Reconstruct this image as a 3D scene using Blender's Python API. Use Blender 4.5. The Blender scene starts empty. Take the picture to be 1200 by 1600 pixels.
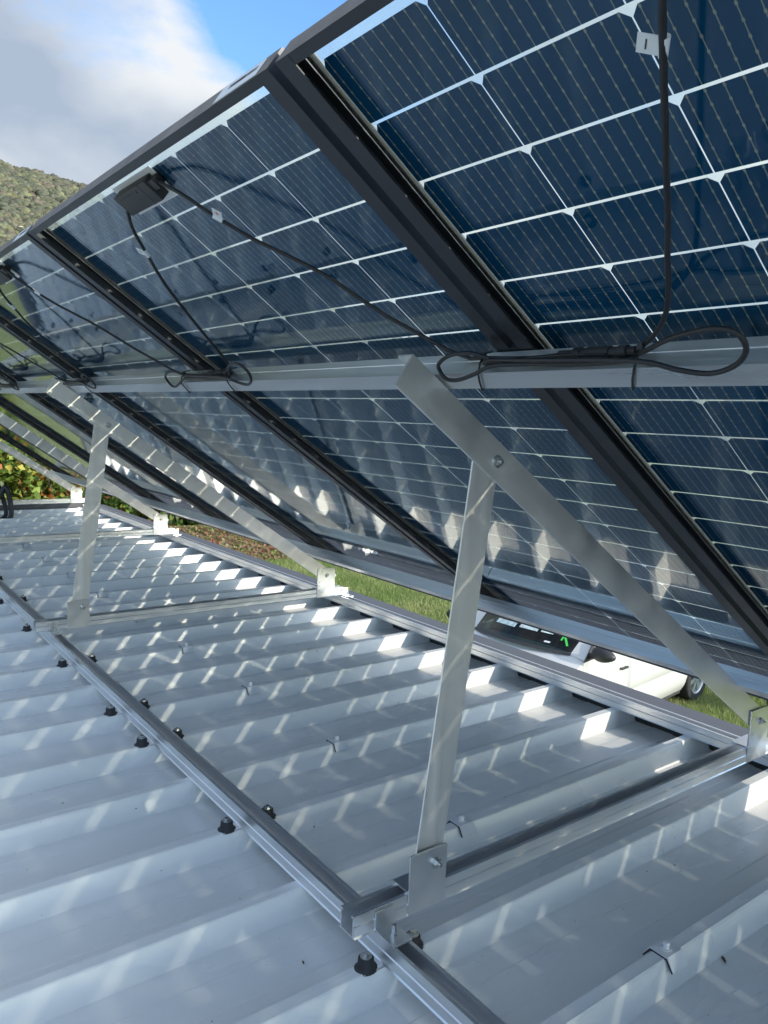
import bpy, bmesh, math, random
import numpy as np
from mathutils import Vector, Matrix, noise
from mathutils.geometry import tessellate_polygon
random.seed(7); rng = np.random.default_rng(7)
sc = bpy.context.scene
col = sc.collection

# ---------------------------------------------------------------- camera, sky, sun, exposure
RT = ((0.7971962516, 0.0393339383, -0.6024375301), (-0.6023797025, 0.1182859750, -0.7893966824), (0.0402098302, 0.9922002164, 0.1179911019))
cam_d = bpy.data.cameras.new('camera'); cam = bpy.data.objects.new('camera', cam_d); col.objects.link(cam)
m = Matrix.Identity(4)
for i in range(3):
    for j in range(3): m[i][j] = RT[i][j]
m.translation = (-0.5011, -0.88595, 0.8969)
cam.matrix_world = m
cam_d.sensor_fit = 'VERTICAL'; cam_d.sensor_height = 24.0; cam_d.sensor_width = 18.0
cam_d.lens = 24.0 * 1214.55 / 1600.0
cam_d.clip_start = 0.02; cam_d.clip_end = 3000
sc.camera = cam
SUN = Vector((1.03, -2.5, 1.0)).normalized()
EL = math.asin(SUN.z); AZ = math.atan2(SUN.x, SUN.y)
w = bpy.data.worlds.new('World'); sc.world = w; w.use_nodes = True
nt = w.node_tree; nt.nodes.clear()
N = nt.nodes.new; L = nt.links.new
out = N('ShaderNodeOutputWorld'); bg = N('ShaderNodeBackground'); bg.inputs['Strength'].default_value = 0.14
sky = N('ShaderNodeTexSky'); sky.sky_type = 'NISHITA'; sky.sun_disc = False
sky.sun_elevation = EL; sky.sun_rotation = AZ; sky.air_density = 1.15; sky.dust_density = 1.2; sky.ozone_density = 2.0
tc = N('ShaderNodeTexCoord'); mp = N('ShaderNodeMapping'); mp.inputs['Scale'].default_value = (1.0, 1.0, 1.9); mp.inputs['Location'].default_value = (0.3, 1.1, 0.0)
L(tc.outputs['Generated'], mp.inputs['Vector'])
nz = N('ShaderNodeTexNoise'); nz.inputs['Scale'].default_value = 2.1; nz.inputs['Detail'].default_value = 9; nz.inputs['Roughness'].default_value = 0.60; nz.inputs['Distortion'].default_value = 0.25
L(mp.outputs[0], nz.inputs['Vector'])
gap = N('ShaderNodeVectorMath'); gap.operation = 'DISTANCE'; gap.inputs[1].default_value = (0.47, 0.76, 0.45)   # a clear patch in the cloud cover
L(tc.outputs['Generated'], gap.inputs[0])
gr = N('ShaderNodeMapRange'); gr.inputs['From Min'].default_value = 0.05; gr.inputs['From Max'].default_value = 0.17; gr.inputs['To Min'].default_value = -0.40; gr.inputs['To Max'].default_value = 0.20
L(gap.outputs['Value'], gr.inputs['Value'])
gr2 = N('ShaderNodeMapRange'); gr2.inputs['From Min'].default_value = 0.75; gr2.inputs['From Max'].default_value = 1.15; gr2.inputs['To Min'].default_value = 0.0; gr2.inputs['To Max'].default_value = -0.17
L(gap.outputs['Value'], gr2.inputs['Value'])
ad0 = N('ShaderNodeMath'); ad0.operation = 'ADD'; L(gr.outputs[0], ad0.inputs[0]); L(gr2.outputs[0], ad0.inputs[1])
ad = N('ShaderNodeMath'); ad.operation = 'MULTIPLY_ADD'; L(nz.outputs['Fac'], ad.inputs[0]); ad.inputs[1].default_value = 1.5
sub = N('ShaderNodeMath'); sub.operation = 'SUBTRACT'; L(ad0.outputs[0], sub.inputs[0]); sub.inputs[1].default_value = 0.25; L(sub.outputs[0], ad.inputs[2])
cr = N('ShaderNodeValToRGB'); cr.color_ramp.elements[0].position = 0.46; cr.color_ramp.elements[1].position = 0.68; L(ad.outputs[0], cr.inputs[0])
n2 = N('ShaderNodeTexNoise'); n2.inputs['Scale'].default_value = 2.7; n2.inputs['Detail'].default_value = 7; L(mp.outputs[0], n2.inputs['Vector'])
cc = N('ShaderNodeValToRGB'); cc.color_ramp.elements[0].position = 0.36; cc.color_ramp.elements[1].position = 0.63
cc.color_ramp.elements[0].color = (1.9, 2.3, 2.9, 1); cc.color_ramp.elements[1].color = (3.9, 4.05, 4.2, 1); L(n2.outputs['Fac'], cc.inputs[0])
blue = N('ShaderNodeMix'); blue.data_type = 'RGBA'; blue.blend_type = 'MULTIPLY'; blue.inputs[0].default_value = 1.0
L(sky.outputs[0], blue.inputs[6]); blue.inputs[7].default_value = (0.84, 1.14, 1.45, 1)
mx = N('ShaderNodeMix'); mx.data_type = 'RGBA'; L(cr.outputs[0], mx.inputs[0]); L(blue.outputs[2], mx.inputs[6]); L(cc.outputs[0], mx.inputs[7])
sdn = N('ShaderNodeVectorMath'); sdn.operation = 'DOT_PRODUCT'; sdn.inputs[1].default_value = SUN; L(tc.outputs['Generated'], sdn.inputs[0])
s1 = N('ShaderNodeMath'); s1.operation = 'MAXIMUM'; L(sdn.outputs['Value'], s1.inputs[0]); s1.inputs[1].default_value = 0.0
s2 = N('ShaderNodeMath'); s2.operation = 'POWER'; L(s1.outputs[0], s2.inputs[0]); s2.inputs[1].default_value = 3.0
s3 = N('ShaderNodeMath'); s3.operation = 'MULTIPLY_ADD'; L(s2.outputs[0], s3.inputs[0]); s3.inputs[1].default_value = 6.5; s3.inputs[2].default_value = 1.0
glow = N('ShaderNodeVectorMath'); glow.operation = 'SCALE'; L(cc.outputs[0], glow.inputs[0]); L(s3.outputs[0], glow.inputs['Scale'])   # clouds are brighter towards the sun
L(glow.outputs[0], mx.inputs[7])
L(mx.outputs[2], bg.inputs['Color']); L(bg.outputs[0], out.inputs['Surface'])
sd = bpy.data.lights.new('sun', 'SUN'); sd.energy = 2.8; sd.angle = math.radians(0.7); sd.color = (1.0, 0.90, 0.75)
so = bpy.data.objects.new('sun', sd); col.objects.link(so); so.rotation_euler = (-SUN).to_track_quat('-Z', 'Y').to_euler(); so.location = SUN * 50
sc.view_settings.view_transform = 'Standard'; sc.view_settings.look = 'None'; sc.view_settings.gamma = 1.0
sc.view_settings.use_curve_mapping = False; sc.view_settings.exposure = 0.70
sc.render.engine = 'CYCLES'
sc.cycles.transparent_max_bounces = 24; sc.cycles.max_bounces = 10; sc.cycles.glossy_bounces = 6; sc.cycles.diffuse_bounces = 4

# ---------------------------------------------------------------- helpers
def mat(name, color, rough=0.5, metal=0.0, var=0.0, vscale=8.0, stretch=(1, 1, 1), bump=0.0, bscale=60.0, rvar=0.0, coat=0.0, spec=0.5):
    M = bpy.data.materials.new(name); M.use_nodes = True
    t = M.node_tree; b = t.nodes['Principled BSDF']
    b.inputs['Base Color'].default_value = (*color, 1); b.inputs['Roughness'].default_value = rough; b.inputs['Metallic'].default_value = metal
    b.inputs['Specular IOR Level'].default_value = spec
    if coat: b.inputs['Coat Weight'].default_value = coat; b.inputs['Coat Roughness'].default_value = 0.08
    tcn = t.nodes.new('ShaderNodeTexCoord'); mpn = t.nodes.new('ShaderNodeMapping'); mpn.inputs['Scale'].default_value = stretch
    t.links.new(tcn.outputs['Object'], mpn.inputs[0])
    nn = t.nodes.new('ShaderNodeTexNoise'); nn.inputs['Scale'].default_value = vscale; nn.inputs['Detail'].default_value = 6
    t.links.new(mpn.outputs[0], nn.inputs['Vector'])
    if var:
        r = t.nodes.new('ShaderNodeMapRange'); r.inputs['From Min'].default_value = 0.3; r.inputs['From Max'].default_value = 0.7
        r.inputs['To Min'].default_value = 1 - var; r.inputs['To Max'].default_value = 1 + var; t.links.new(nn.outputs['Fac'], r.inputs['Value'])
        mm = t.nodes.new('ShaderNodeMix'); mm.data_type = 'RGBA'; mm.blend_type = 'MULTIPLY'; mm.inputs[0].default_value = 1
        mm.inputs[6].default_value = (*color, 1); t.links.new(r.outputs[0], mm.inputs[7]); t.links.new(mm.outputs[2], b.inputs['Base Color'])
    if rvar:
        r2 = t.nodes.new('ShaderNodeMapRange'); r2.inputs['From Min'].default_value = 0.3; r2.inputs['From Max'].default_value = 0.7
        r2.inputs['To Min'].default_value = rough - rvar; r2.inputs['To Max'].default_value = rough + rvar
        t.links.new(nn.outputs['Fac'], r2.inputs['Value']); t.links.new(r2.outputs[0], b.inputs['Roughness'])
    if bump:
        n3 = t.nodes.new('ShaderNodeTexNoise'); n3.inputs['Scale'].default_value = bscale; n3.inputs['Detail'].default_value = 4
        t.links.new(mpn.outputs[0], n3.inputs['Vector'])
        bp = t.nodes.new('ShaderNodeBump'); bp.inputs['Strength'].default_value = bump; bp.inputs['Distance'].default_value = 0.01
        t.links.new(n3.outputs['Fac'], bp.inputs['Height']); t.links.new(bp.outputs[0], b.inputs['Normal'])
    return M

def math_node(t, op, a, b=None):
    n = t.nodes.new('ShaderNodeMath'); n.operation = op
    for i, v in enumerate((a, b)):
        if v is None: continue
        if isinstance(v, (int, float)): n.inputs[i].default_value = v
        else: t.links.new(v, n.inputs[i])
    return n.outputs[0]

class MB:
    def __init__(s): s.v = []; s.f = []; s.mi = []
    def add(s, vs, fs, k=0):
        o = len(s.v); s.v += [tuple(v) for v in vs]; s.f += [tuple(i + o for i in f) for f in fs]; s.mi += [k] * len(fs); return s
    def box(s, x0, x1, y0, y1, z0, z1, k=0):
        v = [(x, y, z) for z in (z0, z1) for y in (y0, y1) for x in (x0, x1)]
        return s.add(v, [(0, 2, 3, 1), (4, 5, 7, 6), (0, 1, 5, 4), (2, 6, 7, 3), (0, 4, 6, 2), (1, 3, 7, 5)], k)
    def cham(s, x0, x1, y0, y1, z0, z1, c=0.002, k=0):      # box with its four edges along the longest axis and its ends eased
        bm = bmesh.new(); bmesh.ops.create_cube(bm, size=1)
        for v in bm.verts: v.co = Vector(((x0 + x1) / 2 + v.co.x * (x1 - x0), (y0 + y1) / 2 + v.co.y * (y1 - y0), (z0 + z1) / 2 + v.co.z * (z1 - z0)))
        bmesh.ops.bevel(bm, geom=list(bm.edges), offset=c, segments=2, affect='EDGES', profile=0.6)
        bm.verts.index_update(); s.add([v.co for v in bm.verts], [[v.index for v in f.verts] for f in bm.faces], k); bm.free(); return s
    def xf(s, M, start=0):
        for i in range(start, len(s.v)): s.v[i] = tuple(M @ Vector(s.v[i]))
        return s
    def prism(s, prof, axis, a0, a1, k=0):                  # closed 2D profile extruded; axis 'x': profile (y,z); 'y': profile (x,z); 'z': profile (x,y)
        n = len(prof)
        def P(p, a): return {'x': (a, p[0], p[1]), 'y': (p[0], a, p[1]), 'z': (p[0], p[1], a)}[axis]
        bm = bmesh.new(); A = [bm.verts.new(P(p, a0)) for p in prof]; B = [bm.verts.new(P(p, a1)) for p in prof]
        for i in range(n): bm.faces.new((A[i], A[(i + 1) % n], B[(i + 1) % n], B[i]))
        for tri in tessellate_polygon([[Vector((p[0], p[1], 0)) for p in prof]]):
            for W in (A, B):
                try: bm.faces.new([W[q] for q in tri])
                except ValueError: pass
        bmesh.ops.recalc_face_normals(bm, faces=list(bm.faces))
        bm.verts.index_update(); s.add([v.co for v in bm.verts], [[v.index for v in f.verts] for f in bm.faces], k); bm.free(); return s
    def cyl(s, c, d, r, h, n=16, r2=None, k=0, cap=True):
        d = Vector(d).normalized(); q = d.to_track_quat('Z', 'Y'); c = Vector(c); r2 = r if r2 is None else r2
        v = [c + q @ Vector((r * math.cos(2 * math.pi * i / n), r * math.sin(2 * math.pi * i / n), 0)) for i in range(n)]
        v += [c + q @ Vector((r2 * math.cos(2 * math.pi * i / n), r2 * math.sin(2 * math.pi * i / n), h)) for i in range(n)]
        f = [(i, (i + 1) % n, n + (i + 1) % n, n + i) for i in range(n)]
        if cap: f += [tuple(reversed(range(n))), tuple(range(n, 2 * n))]
        return s.add(v, f, k)
    def tube(s, pts, r, n=10, k=0, res=8, closed=False):
        P = [Vector(p) for p in pts]
        Q = []
        m_ = len(P)
        for i in range(m_ - 1):
            p0 = P[max(i - 1, 0)]; p1 = P[i]; p2 = P[i + 1]; p3 = P[min(i + 2, m_ - 1)]
            for j in range(res):
                t = j / res
                Q.append(0.5 * ((2 * p1) + (-p0 + p2) * t + (2 * p0 - 5 * p1 + 4 * p2 - p3) * t * t + (-p0 + 3 * p1 - 3 * p2 + p3) * t ** 3))
        Q.append(P[-1])
        V = []; F = []; up = None
        for i, p in enumerate(Q):
            d = (Q[min(i + 1, len(Q) - 1)] - Q[max(i - 1, 0)]).normalized()
            if up is None: up = d.orthogonal().normalized()
            up = (up - d * up.dot(d)).normalized(); sd_ = d.cross(up)
            V += [p + r * (math.cos(a) * up + math.sin(a) * sd_) for a in (2 * math.pi * q / n for q in range(n))]
        for i in range(len(Q) - 1):
            F += [(i * n + q, i * n + (q + 1) % n, (i + 1) * n + (q + 1) % n, (i + 1) * n + q) for q in range(n)]
        F += [tuple(reversed(range(n))), tuple((len(Q) - 1) * n + q for q in range(n))]
        return s.add(V, F, k)
    def mesh(s, name, mats, smooth=None):
        me = bpy.data.meshes.new(name); me.from_pydata(s.v, [], s.f)
        for mm in (mats if isinstance(mats, (list, tuple)) else [mats]): me.materials.append(mm)
        me.polygons.foreach_set('material_index', s.mi)
        if smooth is not None:
            me.polygons.foreach_set('use_smooth', [True] * len(s.f)); me.update()
            try: me.set_sharp_from_angle(angle=math.radians(smooth))
            except Exception: pass
        me.update(); return me
    def build(s, name, mats, parent=None, smooth=None):
        o = bpy.data.objects.new(name, s.mesh(name, mats, smooth)); col.objects.link(o)
        if parent: o.parent = parent
        return o
def empty(name, loc, label, cat, group=None, rot=(0, 0, 0), parent=None):
    o = bpy.data.objects.new(name, None); col.objects.link(o); o.location = loc; o.rotation_euler = rot; o.empty_display_size = 0.1
    tag(o, label, cat, group); return o
def tag(o, label=None, cat=None, group=None, kind=None):
    if label: o['label'] = label
    if cat: o['category'] = cat
    if group: o['group'] = group
    if kind: o['kind'] = kind
    return o
def inst(src, parent, loc=None, M=None):
    o = src.copy(); col.objects.link(o); o.parent = parent
    if M is not None: o.matrix_basis = M
    elif loc is not None: o.location = loc
    return o
def copy_tree(o, parent=None):
    c = o.copy(); col.objects.link(c); c.parent = parent
    for ch in list(o.children): copy_tree(ch, c)
    return c

# ---------------------------------------------------------------- materials
def roof_material():
    M = mat('coated_steel', (0.78, 0.785, 0.76), rough=0.27, var=0.025, vscale=3.0, stretch=(0.5, 2, 1), rvar=0.03, bump=0.02, bscale=18, spec=0.6)
    t = M.node_tree; b = t.nodes['Principled BSDF']
    old = b.inputs['Base Color'].links[0].from_socket
    tcn = t.nodes.new('ShaderNodeTexCoord')
    # dark specks of dirt
    vo = t.nodes.new('ShaderNodeTexVoronoi'); vo.inputs['Scale'].default_value = 9.0; vo.inputs['Randomness'].default_value = 1.0
    nw = t.nodes.new('ShaderNodeTexNoise'); nw.inputs['Scale'].default_value = 90; nw.inputs['Detail'].default_value = 3
    vm = t.nodes.new('ShaderNodeMix'); vm.data_type = 'VECTOR'; vm.inputs[0].default_value = 0.012
    t.links.new(tcn.outputs['Object'], nw.inputs['Vector']); t.links.new(tcn.outputs['Object'], vm.inputs[4]); t.links.new(nw.outputs['Color'], vm.inputs[5])
    t.links.new(vm.outputs[1], vo.inputs['Vector'])
    sp = math_node(t, 'LESS_THAN', vo.outputs['Distance'], 0.034)
    vo2 = t.nodes.new('ShaderNodeTexVoronoi'); vo2.inputs['Scale'].default_value = 31.0; t.links.new(vm.outputs[1], vo2.inputs['Vector'])
    sp2 = math_node(t, 'MULTIPLY', math_node(t, 'LESS_THAN', vo2.outputs['Distance'], 0.05), math_node(t, 'GREATER_THAN', nw.outputs['Fac'], 0.5))
    big = t.nodes.new('ShaderNodeTexNoise'); big.inputs['Scale'].default_value = 3.1; big.inputs['Detail'].default_value = 3; t.links.new(tcn.outputs['Object'], big.inputs['Vector'])
    spm = math_node(t, 'MULTIPLY', math_node(t, 'MAXIMUM', sp, sp2), math_node(t, 'GREATER_THAN', big.outputs['Fac'], 0.47))
    # faint dusty film
    du = t.nodes.new('ShaderNodeTexNoise'); du.inputs['Scale'].default_value = 1.6; du.inputs['Detail'].default_value = 10; du.inputs['Roughness'].default_value = 0.7
    t.links.new(tcn.outputs['Object'], du.inputs['Vector'])
    dr = t.nodes.new('ShaderNodeMapRange'); dr.inputs['From Min'].default_value = 0.35; dr.inputs['From Max'].default_value = 0.85; dr.inputs['To Max'].default_value = 0.30
    t.links.new(du.outputs['Fac'], dr.inputs['Value'])
    m1 = t.nodes.new('ShaderNodeMix'); m1.data_type = 'RGBA'; t.links.new(dr.outputs[0], m1.inputs[0]); t.links.new(old, m1.inputs[6]); m1.inputs[7].default_value = (0.52, 0.52, 0.49, 1)
    m2 = t.nodes.new('ShaderNodeMix'); m2.data_type = 'RGBA'; t.links.new(math_node(t, 'MULTIPLY', spm, 0.85), m2.inputs[0]); t.links.new(m1.outputs[2], m2.inputs[6]); m2.inputs[7].default_value = (0.07, 0.06, 0.05, 1)
    t.links.new(m2.outputs[2], b.inputs['Base Color'])
    return M
M_roof = roof_material()
M_alu = mat('mill_aluminium', (0.74, 0.75, 0.76), rough=0.33, metal=1.0, var=0.05, vscale=14, stretch=(1, 1, 1), rvar=0.07, bump=0.03, bscale=120)
def brushed(name, stretch, rough=0.36, color=(0.74, 0.75, 0.76)):
    return mat(name, color, rough=rough, metal=0.86, var=0.07, vscale=30, stretch=stretch, rvar=0.09, bump=0.10, bscale=70)
M_alu_x = brushed('extruded_aluminium_lengthwise', (0.06, 1, 1))
M_alu_y = brushed('rolled_aluminium_rail', (1, 0.06, 1))
M_frame = mat('black_anodised_frame', (0.034, 0.037, 0.044), rough=0.40, metal=0.35, var=0.08, vscale=20, rvar=0.05)
M_steel = mat('stainless_steel', (0.62, 0.62, 0.60), rough=0.28, metal=1.0, var=0.1, vscale=90, rvar=0.1)
M_rubber = mat('black_rubber', (0.018, 0.018, 0.02), rough=0.62, var=0.2, vscale=60)
M_cable = mat('black_cable_jacket', (0.014, 0.014, 0.016), rough=0.4, var=0.25, vscale=60, rvar=0.08)
M_box = mat('black_box_plastic', (0.022, 0.023, 0.026), rough=0.5, var=0.15, vscale=40, bump=0.15, bscale=300)
M_label = mat('white_label_film', (0.72, 0.74, 0.76), rough=0.4, var=0.03)
M_red = mat('red_print', (0.55, 0.03, 0.04), rough=0.5); M_ink = mat('black_print', (0.02, 0.02, 0.02), rough=0.5)
M_glue = mat('translucent_sealant', (0.75, 0.76, 0.74), rough=0.4)
M_trim = mat('grey_coated_flashing', (0.085, 0.088, 0.10), rough=0.5, var=0.05, vscale=30, bump=0.1, bscale=200)
M_wall = mat('garage_wall_sheet', (0.6, 0.6, 0.58), rough=0.5, var=0.04)
M_dark = mat('dark_foam_closure', (0.03, 0.033, 0.03), rough=0.8)

def cell_material():
    M = bpy.data.materials.new('silicon_cell_rear'); M.use_nodes = True; t = M.node_tree; b = t.nodes['Principled BSDF']
    b.inputs['Roughness'].default_value = 0.42; b.inputs['Specular IOR Level'].default_value = 0.0
    tcn = t.nodes.new('ShaderNodeTexCoord'); se = t.nodes.new('ShaderNodeSeparateXYZ'); t.links.new(tcn.outputs['Object'], se.inputs[0])
    fy = math_node(t, 'FRACT', math_node(t, 'DIVIDE', math_node(t, 'ADD', se.outputs['Y'], 0.0905), 0.0181))
    dy = math_node(t, 'MULTIPLY', math_node(t, 'ABSOLUTE', math_node(t, 'SUBTRACT', fy, 0.5)), 0.0181)
    fx = math_node(t, 'FRACT', math_node(t, 'DIVIDE', math_node(t, 'ADD', se.outputs['X'], 0.5), 0.0150))
    dx = math_node(t, 'MULTIPLY', math_node(t, 'ABSOLUTE', math_node(t, 'SUBTRACT', fx, 0.5)), 0.0150)
    bus = math_node(t, 'LESS_THAN', dy, 0.00050)
    pad = math_node(t, 'MULTIPLY', math_node(t, 'LESS_THAN', dy, 0.0013), math_node(t, 'LESS_THAN', dx, 0.0017))
    line = math_node(t, 'MAXIMUM', bus, pad)
    rnd = t.nodes.new('ShaderNodeObjectInfo')
    nn = t.nodes.new('ShaderNodeTexNoise'); nn.inputs['Scale'].default_value = 10; nn.inputs['Detail'].default_value = 2; t.links.new(tcn.outputs['Object'], nn.inputs['Vector'])
    base = t.nodes.new('ShaderNodeMix'); base.data_type = 'RGBA'; t.links.new(math_node(t, 'MULTIPLY', math_node(t, 'ADD', rnd.outputs['Random'], nn.outputs['Fac']), 0.5), base.inputs[0])
    base.inputs[6].default_value = (0.003, 0.048, 0.125, 1); base.inputs[7].default_value = (0.006, 0.062, 0.155, 1)
    # fine finger lines across the cell
    fi = math_node(t, 'LESS_THAN', math_node(t, 'FRACT', math_node(t, 'DIVIDE', math_node(t, 'ADD', se.outputs['X'], 0.5), 0.0035)), 0.12)
    b2 = t.nodes.new('ShaderNodeMix'); b2.data_type = 'RGBA'; t.links.new(math_node(t, 'MULTIPLY', fi, 0.02), b2.inputs[0]); t.links.new(base.outputs[2], b2.inputs[6]); b2.inputs[7].default_value = (0.12, 0.18, 0.26, 1)
    c2 = t.nodes.new('ShaderNodeMix'); c2.data_type = 'RGBA'; t.links.new(line, c2.inputs[0]); t.links.new(b2.outputs[2], c2.inputs[6]); c2.inputs[7].default_value = (0.34, 0.32, 0.28, 1)
    t.links.new(c2.outputs[2], b.inputs['Base Color'])
    return M
M_cell = cell_material()
def thin_glass(name, tint=(0.93, 0.97, 0.95), rough=0.012, boost=1.0, haze=0.0):
    M = bpy.data.materials.new(name); M.use_nodes = True; t = M.node_tree; t.nodes.clear()
    o = t.nodes.new('ShaderNodeOutputMaterial'); tr = t.nodes.new('ShaderNodeBsdfTransparent'); tr.inputs[0].default_value = (*tint, 1)
    gl = t.nodes.new('ShaderNodeBsdfGlossy'); gl.inputs['Roughness'].default_value = rough; gl.inputs[0].default_value = (1, 1, 1, 1)
    ge = t.nodes.new('ShaderNodeNewGeometry')
    dt = t.nodes.new('ShaderNodeVectorMath'); dt.operation = 'DOT_PRODUCT'; t.links.new(ge.outputs['Normal'], dt.inputs[0]); t.links.new(ge.outputs['Incoming'], dt.inputs[1])
    tcn = t.nodes.new('ShaderNodeTexCoord'); rn = t.nodes.new('ShaderNodeTexNoise'); rn.inputs['Scale'].default_value = 22; rn.inputs['Detail'].default_value = 2; t.links.new(tcn.outputs['Object'], rn.inputs['Vector'])
    rb = t.nodes.new('ShaderNodeBump'); rb.inputs['Strength'].default_value = 0.018; rb.inputs['Distance'].default_value = 0.01; t.links.new(rn.outputs['Fac'], rb.inputs['Height']); t.links.new(rb.outputs[0], gl.inputs['Normal'])
    c = math_node(t, 'ABSOLUTE', dt.outputs['Value'])
    f = math_node(t, 'POWER', math_node(t, 'SUBTRACT', 1.0, c), 5.0)
    f = math_node(t, 'MINIMUM', math_node(t, 'MULTIPLY', math_node(t, 'ADD', math_node(t, 'MULTIPLY', f, 0.97), 0.027), boost), 1.0)
    ms = t.nodes.new('ShaderNodeMixShader'); t.links.new(f, ms.inputs[0]); t.links.new(tr.outputs[0], ms.inputs[1]); t.links.new(gl.outputs[0], ms.inputs[2])
    last = ms.outputs[0]
    if haze:
        df = t.nodes.new('ShaderNodeBsdfTranslucent'); df.inputs[0].default_value = (0.85, 0.9, 0.9, 1)
        m2 = t.nodes.new('ShaderNodeMixShader'); m2.inputs[0].default_value = haze; t.links.new(last, m2.inputs[1]); t.links.new(df.outputs[0], m2.inputs[2]); last = m2.outputs[0]
    t.links.new(last, o.inputs[0]); return M
M_glass = thin_glass('panel_rear_glass', rough=0.02, boost=1.05)
M_encap = thin_glass('encapsulant_film', tint=(0.97, 0.97, 0.97), haze=0.12)

# ---------------------------------------------------------------- ground, hill
def grass_material():
    M = mat('grass_ground', (0.075, 0.115, 0.022), rough=0.9)
    t = M.node_tree; b = t.nodes['Principled BSDF']; tcn = t.nodes.new('ShaderNodeTexCoord')
    n1 = t.nodes.new('ShaderNodeTexNoise'); n1.inputs['Scale'].default_value = 0.35; n1.inputs['Detail'].default_value = 8; t.links.new(tcn.outputs['Object'], n1.inputs['Vector'])
    n2_ = t.nodes.new('ShaderNodeTexNoise'); n2_.inputs['Scale'].default_value = 14; n2_.inputs['Detail'].default_value = 6; t.links.new(tcn.outputs['Object'], n2_.inputs['Vector'])
    r1 = t.nodes.new('ShaderNodeValToRGB'); r1.color_ramp.elements[0].position = 0.3; r1.color_ramp.elements[1].position = 0.72
    r1.color_ramp.elements[0].color = (0.12, 0.17, 0.045, 1); r1.color_ramp.elements[1].color = (0.27, 0.29, 0.12, 1)
    t.links.new(math_node(t, 'MULTIPLY', math_node(t, 'ADD', n1.outputs['Fac'], n2_.outputs['Fac']), 0.5), r1.inputs[0]); t.links.new(r1.outputs[0], b.inputs['Base Color'])
    bp = t.nodes.new('ShaderNodeBump'); bp.inputs['Strength'].default_value = 0.8; bp.inputs['Distance'].default_value = 0.08; t.links.new(n2_.outputs['Fac'], bp.inputs['Height']); t.links.new(bp.outputs[0], b.inputs['Normal'])
    return M
M_ground = grass_material()
GZ = -2.8
g = MB(); g.add([(-1500, -1500, GZ), (1500, -1500, GZ), (1500, 1500, GZ), (-1500, 1500, GZ)], [(0, 1, 2, 3)])
tag(g.build('ground', M_ground), kind='structure')
def attr_material(name, rough=0.6, trans=0.0, spec=0.3):
    M = bpy.data.materials.new(name); M.use_nodes = True; t = M.node_tree; b = t.nodes['Principled BSDF']; b.inputs['Roughness'].default_value = rough
    b.inputs['Specular IOR Level'].default_value = spec
    a = t.nodes.new('ShaderNodeAttribute'); a.attribute_name = 'tint'; t.links.new(a.outputs['Color'], b.inputs['Base Color'])
    if trans:
        o = t.nodes['Material Output']; tr = t.nodes.new('ShaderNodeBsdfTranslucent'); t.links.new(a.outputs['Color'], tr.inputs[0])
        ms = t.nodes.new('ShaderNodeMixShader'); ms.inputs[0].default_value = trans; t.links.new(b.outputs[0], ms.inputs[1]); t.links.new(tr.outputs[0], ms.inputs[2]); t.links.new(ms.outputs[0], o.inputs[0])
    return M
def np_mesh(name, V, F, tint, material, kind='stuff', label=None, cat=None, smooth=False):
    me = bpy.data.meshes.new(name); nv = len(V); nf, k = F.shape
    me.vertices.add(nv); me.vertices.foreach_set('co', V.astype(np.float32).ravel())
    me.loops.add(nf * k); me.loops.foreach_set('vertex_index', F.astype(np.int32).ravel())
    me.polygons.add(nf); me.polygons.foreach_set('loop_start', np.arange(0, nf * k, k, dtype=np.int32)); me.polygons.foreach_set('loop_total', np.full(nf, k, dtype=np.int32))
    if smooth: me.polygons.foreach_set('use_smooth', [True] * nf)
    if tint is not None:
        ca = me.color_attributes.new('tint', 'FLOAT_COLOR', 'POINT'); c4 = np.ones((nv, 4), np.float32); c4[:, :3] = tint; ca.data.foreach_set('color', c4.ravel())
    me.materials.append(material); me.update(calc_edges=True); me.validate()
    o = bpy.data.objects.new(name, me); col.objects.link(o); tag(o, label, cat, None, kind); return o
def leaves(centres, size, tints, asp=0.8, up=0.35, fold=0.25):
    n = len(centres); d = rng.normal(size=(n, 3)); d[:, 2] += up; d /= np.linalg.norm(d, axis=1)[:, None]
    a = np.cross(d, rng.normal(size=(n, 3))); a /= np.linalg.norm(a, axis=1)[:, None]; b = np.cross(d, a)
    s = size if np.ndim(size) else np.full(n, size); s = s[:, None]
    # five-point leaf blade, folded a little along its midrib
    P = [centres - a * s * .5, centres - a * s * .1 + b * s * .5 * asp + d * s * fold, centres + a * s * .55, centres - a * s * .1 - b * s * .5 * asp + d * s * fold]
    V = np.stack(P, 1).reshape(-1, 3); F = np.arange(4 * n).reshape(n, 4)
    F = np.concatenate([F[:, [0, 1, 2]], F[:, [0, 2, 3]]]); T = np.repeat(tints, 4, axis=0); return V, F, T
M_leaf = attr_material('vine_leaf', 0.5, 0.35); M_blade = attr_material('grass_blade', 0.6, 0.3); M_wood = mat('bark', (0.09, 0.07, 0.05), rough=0.9, var=0.3, vscale=12, bump=0.5, bscale=30)
M_canopy = attr_material('hill_canopy', 0.9, 0.0, 0.1)
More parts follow.
